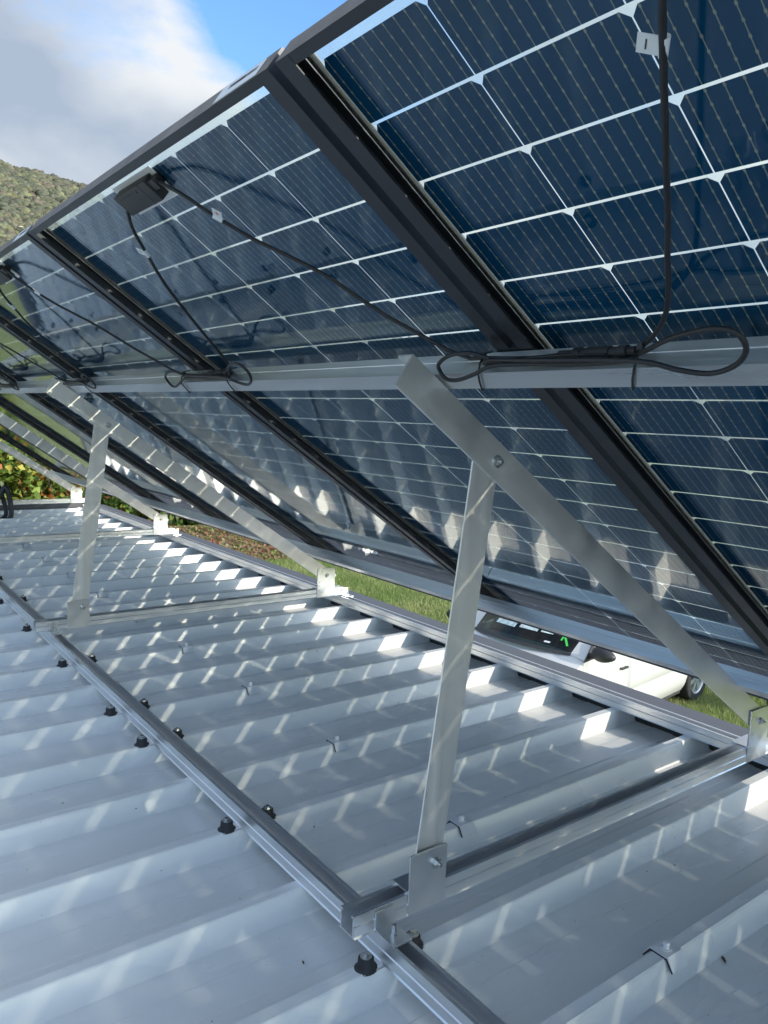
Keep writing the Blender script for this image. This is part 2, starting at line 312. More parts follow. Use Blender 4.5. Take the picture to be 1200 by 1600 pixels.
# grass blades over the part of the field that shows
def grass_patch(n, x0, x1, y0, y1, h, wd, name, label):
    x = rng.uniform(x0, x1, n); y = rng.uniform(y0, y1, n); a = rng.uniform(0, 2 * np.pi, n); hh = h * rng.uniform(.5, 1.3, n)
    dx = np.cos(a) * wd; dy = np.sin(a) * wd; lx = rng.normal(0, .35, n) * hh; ly = rng.normal(0, .35, n) * hh
    V = np.stack([np.stack([x - dx, y - dy, np.full(n, GZ - .005)], 1), np.stack([x + dx, y + dy, np.full(n, GZ - .005)], 1), np.stack([x + lx, y + ly, GZ + hh], 1)], 1).reshape(-1, 3)
    pat = np.array([noise.noise(Vector((float(u) * .9, float(v) * .9, 0))) for u, v in zip(x, y)])
    c0 = np.array([.20, .29, .080]); c1 = np.array([.42, .43, .19]); k = np.clip(.4 + pat * .8 + rng.normal(0, .22, n), 0, 1)[:, None]
    T = c0 * (1 - k) + c1 * k; return np_mesh(name, V, np.arange(3 * n).reshape(n, 3), np.repeat(T, 3, axis=0), M_blade, label=label, cat='grass')
grass_patch(60000, 6.4, 11.5, 2.4, 6.5, .07, .006, 'grass', 'short sunlit grass around the parked white vehicle')
grass_patch(90000, 5.8, 12.5, 7.0, 19.0, .09, .010, 'grass', 'sunlit lawn between the roof edge and the hedge')
# bare slope of dry earth beyond the lawn
def mound():
    nx, ny = 60, 40; V = []; x0, x1, y0, y1 = 4.0, 13.0, 16.2, 21.5
    for j in range(ny + 1):
        for i in range(nx + 1):
            x = x0 + (x1 - x0) * i / nx; y = y0 + (y1 - y0) * j / ny; t = i / nx; u = j / ny
            e = math.sin(math.pi * min(max(t, 0), 1)) ** .6 * math.sin(math.pi * u) ** .8
            V.append((x, y, GZ - .05 + e * (.55 + .25 * noise.noise(Vector((x * .5, y * .5, 3)))) + e * .05 * noise.noise(Vector((x * 5, y * 5, 1)))))
    F = [(j * (nx + 1) + i, j * (nx + 1) + i + 1, (j + 1) * (nx + 1) + i + 1, (j + 1) * (nx + 1) + i) for j in range(ny) for i in range(nx)]
    M = mat('dry_earth', (0.22, 0.15, 0.085), rough=0.95, var=0.35, vscale=2.5, bump=0.8, bscale=9)
    b = MB(); b.add(V, F); tag(b.build('earth_slope', M, smooth=180), kind='structure')
    n = 14000; x = rng.uniform(x0, x1, n); y = rng.uniform(y0, y1, n)
    z = np.array([GZ - .03 + (math.sin(math.pi * (a - x0) / (x1 - x0)) ** .6) * (math.sin(math.pi * (c - y0) / (y1 - y0)) ** .8) * (.55 + .25 * noise.noise(Vector((a * .5, c * .5, 3)))) for a, c in zip(x, y)])
    pal = np.array([(.32, .20, .11), (.40, .30, .18), (.34, .13, .08), (.20, .24, .07), (.26, .30, .10)]); T = pal[rng.integers(0, 5, n)] * rng.uniform(.7, 1.2, (n, 1))
    V2, F2, T2 = leaves(np.stack([x, y, z + .02], 1), rng.uniform(.04, .13, n), T); np_mesh('leaf_litter', V2, F2, T2, M_leaf, label='low brown, reddish and green leaf growth covering the earth slope', cat='leaf litter')
mound()
# hedges: a vine-like mass of leaves over stems; each stretch is a plant of its own
pal_hedge = np.array([(.10, .17, .03), (.17, .25, .045), (.26, .34, .07), (.07, .13, .03), (.40, .36, .08), (.45, .16, .05), (.20, .09, .05)])
def hedge(path, height, thick, n, size, wts, label, name='leafy_hedge'):
    pth = [Vector(p) for p in path]; root = empty(name, (pth[0].x, pth[0].y, GZ), label, 'hedge', 'hedges beyond the roof')
    seg = rng.integers(0, len(pth) - 1, n); t = rng.uniform(0, 1, n)
    P = np.array([list(pth[s].lerp(pth[s + 1], float(u))) for s, u in zip(seg, t)])
    c = np.zeros((n, 3)); c[:, 0] = P[:, 0] + rng.normal(0, thick * .35, n); c[:, 1] = P[:, 1] + rng.normal(0, thick * .35, n)
    top = np.array([height * (0.85 + .3 * noise.noise(Vector((float(a) * .8, float(b) * .8, 5)))) for a, b in c[:, :2]])
    hh = rng.uniform(0, 1, n) ** .8 * top; c[:, 2] = GZ + hh
    keep = np.array([noise.noise(Vector((float(a) * 1.3, float(b) * 1.3, float(z) * 1.6))) > -0.12 for a, b, z in c]); c = c[keep]; k = len(c)
    idx = rng.choice(len(pal_hedge), size=k, p=np.array(wts) / sum(wts)); T = pal_hedge[idx] * rng.uniform(.7, 1.25, (k, 1))
    V, F, T = leaves(c - np.array([pth[0].x, pth[0].y, GZ]), rng.uniform(size * .6, size * 1.3, k), T)
    o = np_mesh('foliage', V, F, T, M_leaf, kind='stuff'); o.parent = root
    for i in range(int(n / 2500) + 3):
        b = MB(); u = random.random(); s = random.randrange(len(pth) - 1); p = pth[s].lerp(pth[s + 1], u); x = p.x - pth[0].x + random.gauss(0, thick * .25); y = p.y - pth[0].y + random.gauss(0, thick * .25)
        b.tube([(x, y, 0), (x + random.gauss(0, .1), y + random.gauss(0, .1), height * .4), (x + random.gauss(0, .3), y + random.gauss(0, .3), height * .8)], .025, 6, res=3)
        b.build('stem', M_wood, root)
hedge([(-9, 24, 0), (-2, 24.5, 0), (4.5, 25, 0)], 3.0, 2.0, 16000, .24, (3, 3, 1, 3, 1, .3, .3), 'dark green mixed hedge reflected in the far panels, left of the yellowing hedge')
hedge([(4.0, 24.5, 0), (6.5, 25.5, 0), (8.6, 25.5, 0)], 2.7, 1.8, 17000, .24, (2, 3.5, 4.5, 1, 2.6, 1.1, .6), 'yellowing hedge with large bright leaves past the far gable end of the roof')
hedge([(7.9, 23.5, 0), (9.6, 21.5, 0), (11.2, 19.6, 0)], 1.9, 1.4, 15000, .17, (3, 3, 1.5, 2.5, .8, .8, .8), 'low dark green and reddish hedge running beside the dry earth slope')
hedge([(9, 30, 0), (16, 27, 0), (24, 22, 0)], 3.4, 2.4, 9000, .3, (3, 3, 1, 3, .5, .3, .3), 'tall green hedge at the back of the lawn, behind the panels')
# wooded hill
def hill():
    def H(az, r):       # azimuth from +X in degrees, distance
        e = 15.0 - abs(az - 84) * .07 - max(0, 73.5 - az) * .34 - max(0, az - 100) * .12
        e = max(e, 3.0) + .5 * noise.noise(Vector((az * .13, 0, 2))) + .22 * noise.noise(Vector((az * .7, 0, 2)))
        t = min(max((r - 120) / 230, 0), 1); t = t * t * (3 - 2 * t)
        return GZ + math.tan(math.radians(e)) * 350 * t * (1 + .03 * noise.noise(Vector((az * .3, r * .02, 7)))) - max(0, r - 350) * .35
    V = []; F = []; az0, az1, na, nr = 20, 200, 180, 46
    for i in range(na + 1):
        a = az0 + (az1 - az0) * i / na
        for j in range(nr + 1):
            r = 115 + 330 * j / nr; V.append((r * math.cos(math.radians(a)), r * math.sin(math.radians(a)), max(H(a, r), GZ - 3)))
    for i in range(na):
        for j in range(nr): p = i * (nr + 1) + j; F.append((p, p + nr + 1, p + nr + 2, p + 1))
    b = MB(); b.add(V, F); tag(b.build('hill', mat('hill_soil', (0.17, 0.15, 0.10), rough=0.95, var=0.4, vscale=.2, bump=0.4, bscale=1), smooth=180), kind='structure')
    bm = bmesh.new(); bmesh.ops.create_icosphere(bm, subdivisions=2, radius=1); bm.verts.index_update(); iv = np.array([v.co for v in bm.verts]); ifc = np.array([[v.index for v in f.verts] for f in bm.faces]); bm.free()
    Vs, Fs, Ts = [], [], []; o = 0
    pal = np.array([(.090, .098, .068), (.120, .125, .080), (.150, .155, .085), (.140, .120, .090), (.105, .110, .078)])  # crown colours made paler and greyer, distance haze painted into the tint
    for k in range(15000):
        if k < 12500: a = random.uniform(69.5, 83); r = 205 + 165 * random.random(); sc_ = random.uniform(.6, 1.7)
        else: a = random.uniform(22, 198); r = 125 + 240 * random.random(); sc_ = random.uniform(2.5, 6)
        if k >= 12500 and 69 < a < 84: continue
        if noise.noise(Vector((a * .9, r * .045, 9))) > .42: continue          # clearings where pale rock shows
        z = max(H(a, r), GZ - 1); c = np.array([r * math.cos(math.radians(a)), r * math.sin(math.radians(a)), z + sc_ * .35])
        jit = 1 + rng.normal(0, .16, (len(iv), 1)); Vs.append(iv * jit * sc_ * np.array([1, 1, random.uniform(.6, 1.1)]) + c); Fs.append(ifc + o); o += len(iv)
        t = pal[rng.integers(0, 5)] * random.uniform(.8, 1.2); Ts.append(np.clip(t * (1 + rng.normal(0, .18, (len(iv), 1))), .01, 1))
    np_mesh('hillside_wood', np.concatenate(Vs), np.concatenate(Fs), np.concatenate(Ts), M_canopy, label='scrubby olive green wood covering the far hillside', cat='wood')
    Vs, Fs, Ts = [], [], []; o = 0
    for k in range(14):
        a = random.uniform(74, 79); r = random.uniform(225, 330)
        if noise.noise(Vector((a * .9, r * .045, 9))) < .1 and random.random() < .7: continue
        s_ = random.uniform(.5, 1.6); c = np.array([r * math.cos(math.radians(a)), r * math.sin(math.radians(a)), H(a, r) + 1.6])
        Vs.append(iv * (1 + rng.normal(0, .2, (len(iv), 1))) * np.array([s_ * 1.3, s_, s_ * .7]) + c); Fs.append(ifc + o); o += len(iv); Ts.append(np.tile([[.48, .44, .36]], (len(iv), 1)))
    np_mesh('rock_outcrop', np.concatenate(Vs), np.concatenate(Fs), np.concatenate(Ts), M_canopy, label='pale rocks showing between the trees of the hillside', cat='rocks')
hill()

# ---------------------------------------------------------------- garage with ribbed roof
ZC, ZV, PER, Y0R = -0.040, -0.090, 0.2708, 0.098
XL, XR = -2.6, 1.80
garage = empty('garage', (0, 0, GZ), 'low metal garage with white trapezoidal sheet roof carrying the solar array', 'building')
gz = -GZ
def rib_profile(n0, n1):
    p = []
    for n in range(n0, n1):
        y = Y0R + PER * n; b = .0022
        p += [(y - .0330, ZV), (y - .0310, ZV + .0015), (y - .0135 - b * .5, ZC - b), (y - .0135 + b * .7, ZC), (y + .0135 - b * .7, ZC), (y + .0135 + b * .5, ZC - b), (y + .0310, ZV + .0015), (y + .0330, ZV)]
        yc = y + PER / 2
        p += [(yc - .040, ZV), (yc - .036, ZV + .0022), (yc + .036, ZV + .0022), (yc + .040, ZV)]
    return p
for k, n0 in enumerate(range(-17, 25, 4)):
    pr = rib_profile(n0, min(n0 + 4, 25)); y = Y0R + PER * min(n0 + 4, 25)
    pr += [(y - .0330, ZV), (y - .0135, ZC - .0022), (y - .0115, ZC)]           # side lap riding up the next sheet's rib
    if n0 + 4 < 25: pr = [(a, b) for a, b in pr]
    top = [(a, b + (.0009 if i > len(pr) - 4 else 0)) for i, (a, b) in enumerate(pr)]
    b = MB(); V = []
    for x in (XL, XR):
        V += [(x, a, c + gz) for a, c in top] + [(x, a, c + gz - .0008) for a, c in top]
    n = len(top)
    F = [(i, i + 1, 2 * n + i + 1, 2 * n + i) for i in range(n - 1)] + [(n + i + 1, n + i, 3 * n + i, 3 * n + i + 1) for i in range(n - 1)]
    b.add(V, F); b.build('roof_sheet', M_roof, garage)
# walls, eave and gable flashings
YA, YB = Y0R + PER * -17 - .05, 6.80
b = MB(); b.box(XL + .15, XR - .06, YA + .1, YB - .08, 0, ZV + gz - .06); b.build('wall', M_wall, garage)
b = MB(); b.box(XR - .045, XR - .02, YA, YB - .03, ZV + gz - .05, ZC + gz - .006); b.build('foam_closure', M_dark, garage)
b = MB(); b.prism([(1.726, ZC + .004), (1.726, ZC + .0055), (1.765, ZC + .0055), (1.768, ZC + .009), (1.772, ZC + .0055), (1.905, ZC - .001), (1.909, ZC - .16), (1.907, ZC - .16), (1.903, ZC - .0025), (1.772, ZC + .004)], 'y', YA, YB)
b.xf(Matrix.Translation((0, 0, gz))); b.build('eave_flashing', M_trim, garage)
b = MB(); b.prism([(YB - .16, ZC + .002), (YB - .16, ZC + .055), (YB - .155, ZC + .058), (YB + .01, ZC + .058), (YB + .013, ZC - .15), (YB + .010, ZC - .15), (YB + .007, ZC + .055), (YB - .157, ZC + .055), (YB - .158, ZC + .002)], 'x', XL, 1.66)
b.xf(Matrix.Translation((0, 0, gz))); b.build('gable_flashing', M_trim, garage)
# saddle washers with their cap screws
def hexhead(b, c, d, r, h, k=0): b.cyl(c, d, r, h, 6, k=k)
sw = MB(); prof = [(-.0165, -.001), (-.0295, -.0195), (-.0320, -.0185), (-.018, .0035), (.018, .0035), (.0320, -.0185), (.0295, -.0195), (.0165, -.001)]
sw.prism(prof, 'x', -.022, .022)
M_cap = mat('pale_painted_cap', (0.62, 0.64, 0.66), rough=0.4)
ws = sw.build('saddle_washer', M_cap, garage); sg = MB(); sg.prism([(a * 1.02, c - .003) for a, c in [(-.0165, .001), (-.0285, -.0170), (-.0310, -.0160), (-.0175, .004), (.0175, .004), (.0310, -.0160), (.0285, -.0170), (.0165, .001)]], 'x', -.0235, .0205)
sg.build('seal', M_rubber, ws)
cs = MB(); cs.cyl((0, 0, .003), (0, 0, 1), .0105, .0015, 20); cs.cyl((0, 0, .0045), (0, 0, 1), .0062, .008, 14); cs.cyl((0, 0, .0125), (0, 0, 1), .0062, .002, 14, r2=.0045); cs.build('screw', M_cap, ws, smooth=40)
first = True
for n in range(-5, 25, 2):
    for x in (.728, -.95):
        o = ws if first else copy_tree(ws, garage); first = False
        o.location = (x + random.uniform(-.004, .004), Y0R + PER * n, ZC + gz + .001); o.rotation_euler = (0, 0, random.uniform(-.05, .05))

# ---------------------------------------------------------------- rails along the roof
def channel(w, h, t=.003, lip=.007, hook=.005, ridge=True):
    a = w / 2
    out_ = [(-a, -h), (a, -h), (a, 0), (a - lip, 0), (a - lip, -hook), (a - lip + t * .7, -hook), (a - lip + t * .7, -t), (a - t, -t), (a - t, -h + t)]
    inn = [(-a + t, -h + t), (-a + t, -t), (-a + lip - t * .7, -t), (-a + lip - t * .7, -hook), (-a + lip, -hook), (-a + lip, 0), (-a, 0)]
    if ridge: inn += [(-a, -h * .45), (-a - .0018, -h * .5), (-a - .0018, -h * .93)]; out_ = [(-a - .004, -h), (a + .004, -h), (a + .004, -h + .003), (a, -h + .003)] + out_[2:]
    return out_ + inn
def make_rail(x, ya, yb, feet, label, h=.040, splice=None):
    r = empty('roof_rail', (x, ya, 0), label, 'mounting rail', 'aluminium rails fixed along the roof')
    b = MB(); b.prism(channel(.040, h), 'y', 0, yb - ya); b.build('rail_profile', M_alu_y, r)
    for y in feet:
        f = MB(); f.box(-.068, .068, -.016, .016, -h - .0035, -h - .0005); ft = f.build('mounting_foot', M_alu, r); ft.location = (0, y - ya, 0)
        for sx in (-.052, .052):
            q = MB()
            n = 18; rings = [(.0195, -h - .003), (.0185, -h + .0), (.0150, -h + .004), (.0138, -h + .017), (.0120, -h + .019)]
            V = [(sx + rr * math.cos(2 * math.pi * i / n) * (1.15 if j < 2 else 1), rr * math.sin(2 * math.pi * i / n), z) for j, (rr, z) in enumerate(rings) for i in range(n)]
            F = [(j * n + i, j * n + (i + 1) % n, (j + 1) * n + (i + 1) % n, (j + 1) * n + i) for j in range(len(rings) - 1) for i in range(n)] + [tuple((len(rings) - 1) * n + i for i in range(n))]
            q.add(V, F); q.build('rubber_seal', M_rubber, ft, smooth=40)
            s = MB(); s.cyl((sx, 0, -h + .019), (0, 0, 1), .0105, .0018, 20); s.cyl((sx, 0, -h + .0208), (0, 0, 1), .0058, .0052, 6); s.build('screw', M_steel, ft)
    return r
feetn = [0, 2, 4, 5, 7, 9, 11, 13, 15, 17, 19, 21, 23]
fy = lambda ns: [Y0R + PER * n for n in ns]
make_rail(.302, -1.30, 1.345, fy([-4, -2, 0, 2, 4]), 'near roof rail with open slot, running out at the bottom of the photo')
make_rail(.302, 1.347, 6.62, fy([5, 7, 9, 11, 13, 15, 17, 19, 21, 23]), 'continuation of the near roof rail beyond its butt joint, to the left edge')
make_rail(1.700, -1.30, 3.86, [], 'far roof rail along the eave, carrying the feet of the two nearest struts')
make_rail(1.700, 3.862, 6.62, [], 'far end of the eave rail, carrying the bracket with the sun glint')

# ---------------------------------------------------------------- triangular supports
TH = 0.58624; CT, ST = math.cos(TH), math.sin(TH); ZP = 1.3055
def pw(s, y, off):   # panel coordinates to world: s down the slope, off below the glass
    return Vector((s * CT - off * ST, y, ZP - s * ST - off * CT))
def make_support(y, label):
    r = empty('support_frame', (.302, y - .02, 0), label, 'support frame', 'triangular aluminium support frames'); R0 = r.location
    def bld(b, name, m_, smooth=None, parent=None):
        b.xf(Matrix.Translation(-R0)) if parent is None else None
        return b.build(name, m_, parent or r, smooth)
    yf = y - .030    # front face of the cross beam (towards the camera)
    b = MB(); a0, a1 = .236, 1.705
    # beam drawn as a channel along x: profile (y,z)
    b.prism([(yf + .020 + p, .044 + q) for p, q in channel(.040, .040)], 'x', a0, a1); bld(b, 'cross_beam', M_alu_x)
    # strut: L section in panel coordinates (s, off), web 60, flange 36
    Mrot = Matrix(((CT, 0, -ST, 0), (0, 1, 0, 0), (-ST, 0, -CT, ZP), (0, 0, 0, 1)))   # (s, y, off) -> world
    b = MB(); b.prism([(yf + .001, .0765), (yf + .001, .1385), (yf + .0022, .1395), (yf + .005, .1395), (yf + .005, .0805), (yf + .040, .0805), (yf + .040, .0765)], 'x', .428, 2.045)
    b.xf(Mrot); bld(b, 'strut', M_alu_x_strut)
    # leg: L section
    p0 = Vector((.4015, 0, .050)); p1 = Vector((.503, 0, .868)); d = (p1 - p0).normalized(); n = Vector((d.z, 0, -d.x))
    b = MB(); h = .032; prof2 = [(-h, .0056), (-h, .0092), (h - .0036, .0092), (h - .0036, .038), (h, .038), (h, .0056)]
    b.prism(prof2, 'z', 0, (p1 - p0).length)
    Ml = Matrix(((n.x, 0, d.x, p0.x), (0, 1, 0, yf), (n.z, 0, d.z, p0.z), (0, 0, 0, 1))); b.xf(Ml); bld(b, 'leg', M_alu_leg)
    # foot brackets (upright plate + plate lying on the beam)
    for x0, x1, zt in ((.355, .443, .118), (1.545, 1.648, .150)):
        b = MB(); b.cham(x0, x1, yf - .0045, yf - .0005, .0035, zt, .0008); b.box(x0 + .001, x1 - .001, yf - .0005, yf + .046, .0445, .0485)
        br = bld(b, 'foot_bracket', M_alu)
    def bolt(x, z, yy, r_=.0078):
        b = MB(); b.cyl((x, yy, z), (0, -1, 0), .0115, .0016, 20); b.cyl((x, yy - .0016, z), (0, -1, 0), .0095, .0012, 16); hexhead(b, (x, yy - .0028, z), (0, -1, 0), r_, .006); b.cyl((x, yy - .0088, z), (0, -1, 0), .004, .005, 12)
        bld(b, 'bolt', M_steel)
    bolt(.5215, .8295, yf + .001); bolt(.4165, .088, yf - .0045); bolt(1.600, .112, yf - .0045)
    # angle clamps that tie the beam to the two rails
    for xc in (.302, 1.712):
        b = MB(); w2 = .021
        b.cham(xc - w2, xc + w2, yf - .0045, yf - .0007, .0055, .038, .0006); b.cham(xc - w2, xc + w2, yf - .056, yf - .0045, .0008, .0048, .0006)
        bld(b, 'angle_clamp', M_alu)
        b = MB(); b.cyl((xc, yf - .030, .0048), (0, 0, 1), .0062, .005, 6); b.cyl((xc, yf - .030, .0048), (0, 0, 1), .0042, .019, 14); bld(b, 'clamp_bolt', M_steel)
    return r
M_alu_x_strut = brushed('strut_aluminium', (.35, 1, .35), .42, (.86, .84, .80)); M_alu_leg = brushed('leg_aluminium', (1.0, 1, .08), .40, (.85, .83, .80))
make_support(.149, 'nearest triangular support frame, bolted leg and long strut right of centre')
make_support(2.350, 'second triangular support frame, its leg rising left of the photo middle')
make_support(4.555, 'third support frame, strut ending in the bracket that glints in the sun')
make_support(6.660, 'last and smallest support frame, its foot at the far roof corner')
make_support(-2.05, 'support frame nearest the viewer, out of view to the right')

# ---------------------------------------------------------------- purlins under the panels
def make_purlin(s0, ya, yb, label, drop=.0, h=.020):
    r = empty('purlin', tuple(pw(s0 + .02, ya, .0525 + drop)), label, 'purlin', 'aluminium purlins under the panels', rot=(0, TH, 0))
    b = MB(); t = .0025
    pr = [(-h, -h), (h, -h), (h, h), (.006, h), (.006, h - .004), (-.006, h - .004), (-.006, h), (-h, h), (-h, .0050), (-h + .0012, .0042), (-h + .0012, -.0042), (-h, -.0050)]
    b.prism(pr, 'y', 0, yb - ya); b.build('profile', M_alu_y, r); return r
YE = 5 * 1.1752 + 1.15
make_purlin(.487, -3.55, 2.02, 'middle purlin crossing the photo under the cable bundles, right length')
make_purlin(.487, 2.023, YE + .05, 'middle purlin, far length reaching the left edge')
make_purlin(1.806, -3.55, 1.12, 'lower purlin above the white vehicle, near length right of its joint', .006, .022)
make_purlin(1.806, 1.123, YE + .05, 'lower purlin, far length from the joint towards the hedge', .006, .022)

# ---------------------------------------------------------------- solar panels
RS, CW = .0936, .184; NR, NC = 22, 6; PITCH = 1.1752; SB = NR * RS + .0015; ST0 = -.032; YI = -.026; YO = NC * CW + .026
ch = .0085
cellv = [(-.0449, -.0911 + ch), (-.0449 + ch, -.0911), (.0449, -.0911), (.0449, .0911), (-.0449 + ch, .0911), (-.0449, .0911 - ch)]
cm = MB(); V = [(a, c, z) for z in (-.00015, .00015) for a, c in cellv]; n = 6
cm.add(V, [tuple(reversed(range(6))), tuple(range(6, 12))] + [(i, (i + 1) % 6, 6 + (i + 1) % 6, 6 + i) for i in range(6)])
cell_mesh = cm.mesh('cell', M_cell)
def cell_y(c): return (c + .5) * CW + (-.0010 if c < 3 else .0010)
def frame_bar(ld, e, fl=.028, lip=.0085):   # profile in (inward, z); outer web at 0; ld = width of the ledge under the glass
    return [(0, -.0305 + e), (fl, -.0305 + e), (fl, -.0287 + e), (.0018, -.0287 + e), (.0018, -.0062 + e), (ld, -.0062 + e), (ld, -.0045), (.0018, -.0045), (.0018, .0042), (lip, .0042), (lip, .0058 - e), (0, .0058 - e)]
mb_long = MB(); mb_long.prism(frame_bar(.0160, 0, .028, .0212), 'x', ST0, SB)
long_a = mb_long.mesh('frame_rail_long', M_frame)   # outer web at y=0, flange towards +y
mb_s = MB(); mb_s.prism(frame_bar(.0100, .0004, .014), 'y', YI + .0019, YO - .0019)
short_a = mb_s.mesh('frame_rail_short', M_frame)
mg = MB(); mg.box(ST0 + .002, SB - .002, YI + .002, YO - .002, -.0035, -.0009); glass_mesh = mg.mesh('rear_glass', M_glass)
mg = MB(); mg.box(ST0 + .002, SB - .002, YI + .002, YO - .002, .0012, .0036); front_mesh = mg.mesh('front_glass', M_encap)
# junction box, stickers, leads
def ploc(pts): return [(s, y, -o) for s, y, o in pts]
jb = MB(); jb.cham(.004, .048, .470, .622, -.026, -.0040, .003); jb.cham(.010, .030, .448, .474, -.022, -.0045, .003); jb.box(.004, .048, .500, .502, -.0265, -.0258); jb.box(.012, .016, .520, .600, -.0272, -.0262)
jb_mesh = jb.mesh('junction_box', M_box, 30)
gm = MB(); gm.cham(-.005, .060, .452, .640, -.0055, -.0036, .0009); gm_mesh = gm.mesh('sealant_bead', M_glue)
plus = [(.020, .450, .014), (.030, .425, .022), (.050, .385, .032), (.108, .338, .040), (.163, .295, .043), (.206, .252, .044), (.263, .208, .043), (.323, .182, .042), (.375, .155, .042), (.425, .118, .042), (.462, .085, .044), (.480, .045, .048)]
plus_l = plus + [(.484, .020, .052), (.500, -.02, .058), (.503, .0, .064)]
loopL = [(.480, .045, .048), (.478, .015, .050), (.482, -.035, .050), (.484, -.085, .050), (.483, -.13, .048), (.483, -.135, .048)]
slackL = [(.468, -.013, .060), (.451, .014, .062), (.448, .053, .066), (.458, .085, .070), (.471, .100, .072), (.491, .097, .078), (.494, .069, .080), (.482, .021, .079), (.472, -.022, .072), (.478, -.09, .066), (.484, -.20, .064), (.484, -.262, .060)]
minus = [(.026, .618, .014), (.040, .630, .024), (.068, .648, .036), (.126, .684, .044), (.193, .733, .048), (.285, .783, .050), (.360, .822, .050), (.430, .858, .050), (.466, .885, .050), (.478, .905, .050), (.483, .912, .048), (.483, .910, .048)]
y1 = PITCH
slackR = [(.477, .900, .056), (.469, .889, .062), (.439, .831, .068), (.426, .776, .070), (.433, .749, .072), (.456, .745, .076), (.478, .764, .080), (.491, .800, .081), (.484, .839, .080), (.472, .879, .076), (.474, .945, .068), (.471, 1.052, .066), (.470, 1.12, .064), (.470, 1.162, .062), (.478, 1.185, .056)]
slackR2 = [(.484, .913, .052), (.480, .96, .052), (.479, 1.05, .053), (.481, 1.13, .055), (.484, 1.19, .056)]
cb = MB()
for pth in (plus, loopL): cb.tube(ploc(pth), .0034, 10)
cp_mesh = cb.mesh('cable', M_cable, 60)
cb = MB(); cb.tube(ploc(slackL), .0034, 10); cs_mesh = cb.mesh('slack_loop', M_cable, 60)
cb = MB(); cb.tube(ploc(minus), .0034, 10); cn_mesh = cb.mesh('cable', M_cable, 60)
minus_n = [(.026, .618, .014), (.036, .640, .030), (.055, .660, .042), (.080, .676, .045), (.119, .695, .045), (.186, .726, .045), (.240, .751, .045), (.292, .775, .045), (.338, .798, .045), (.381, .818, .045), (.420, .840, .045), (.450, .866, .045), (.470, .892, .046), (.482, .912, .048)]
cb = MB(); cb.tube(ploc(minus_n), .0034, 10); cn_mesh_near = cb.mesh('cable', M_cable, 60)
cb = MB(); cb.tube(ploc(slackR), .0034, 10); cb.tube(ploc(slackR2), .0034, 10); cr_mesh = cb.mesh('slack_loop', M_cable, 60)
cn = MB()
for (r_, a_, b_) in ((.0062, .912, .925), (.0088, .925, .938), (.0070, .938, .952), (.0088, .952, .990), (.0076, .990, 1.000), (.0092, 1.000, 1.012), (.0060, 1.012, 1.040)):
    cn.cyl((.4825, a_, -.048), (0, 1, 0), r_, b_ - a_, 16)
for i in range(8): cn.box(.4825 - .0016, .4825 + .0016, .955, .988, -.0582 - .0002 * (i % 2), -.0560) if i == 0 else cn.box(.4735 + i * .0022, .4745 + i * .0022, .953, .988, -.0578, -.0540)
cn_m = cn.mesh('connector', M_rubber, 40)
def flag(p, q, off, w=.020, rotk=0):   # white flag label wrapped round the lead at p (s,y), lead direction towards q
    s, y = p; d = Vector((q[0] - s, q[1] - y, 0)).normalized(); b = MB()
    c = Vector((s, y, -off)); b.cyl(c - d * .009, d, .0041, .018, 14)
    nrm = Vector((0, 0, -1)); side = d.cross(nrm) * rotk
    A = c + side * .004 - d * .009; 
    vs = [A, A + d * .018, A + d * .018 + side * .019, A + side * .019 - d * .0]; vs2 = [v + Vector((0, 0, -.0006)) for v in vs]
    b.add(vs + vs2, [(0, 1, 2, 3), (7, 6, 5, 4), (0, 4, 5, 1), (1, 5, 6, 2), (2, 6, 7, 3), (3, 7, 4, 0)]); return b, A + d * .009 + side * .011 + Vector((0, 0, -.0010)), d, side
fp, pc, pd, ps = flag((.108, .338), (.163, .295), .040, rotk=-1)
fp_mesh = fp.mesh('plus_label', M_label, 40)
mk = MB()
def bar(b, c, u, v, a, w2):
    P = [c - u * a - v * w2, c + u * a - v * w2, c + u * a + v * w2, c - u * a + v * w2]; Q = [p + Vector((0, 0, -.0003)) for p in P]
    b.add(P + Q, [(0, 1, 2, 3), (7, 6, 5, 4), (0, 4, 5, 1), (1, 5, 6, 2), (2, 6, 7, 3), (3, 7, 4, 0)])
bar(mk, pc, pd, ps, .0045, .0006); bar(mk, pc + Vector((0, 0, -.0001)), ps, pd, .0045, .0006); mk_mesh = mk.mesh('plus_sign', M_red)
fm, mc, md, msd = flag((.116, .677), (.160, .706), .0435, rotk=1)
fm_mesh = fm.mesh('minus_label', M_label, 40); mk2 = MB(); bar(mk2, mc, md, msd, .0045, .0006); mk2_mesh = mk2.mesh('minus_sign', M_ink)
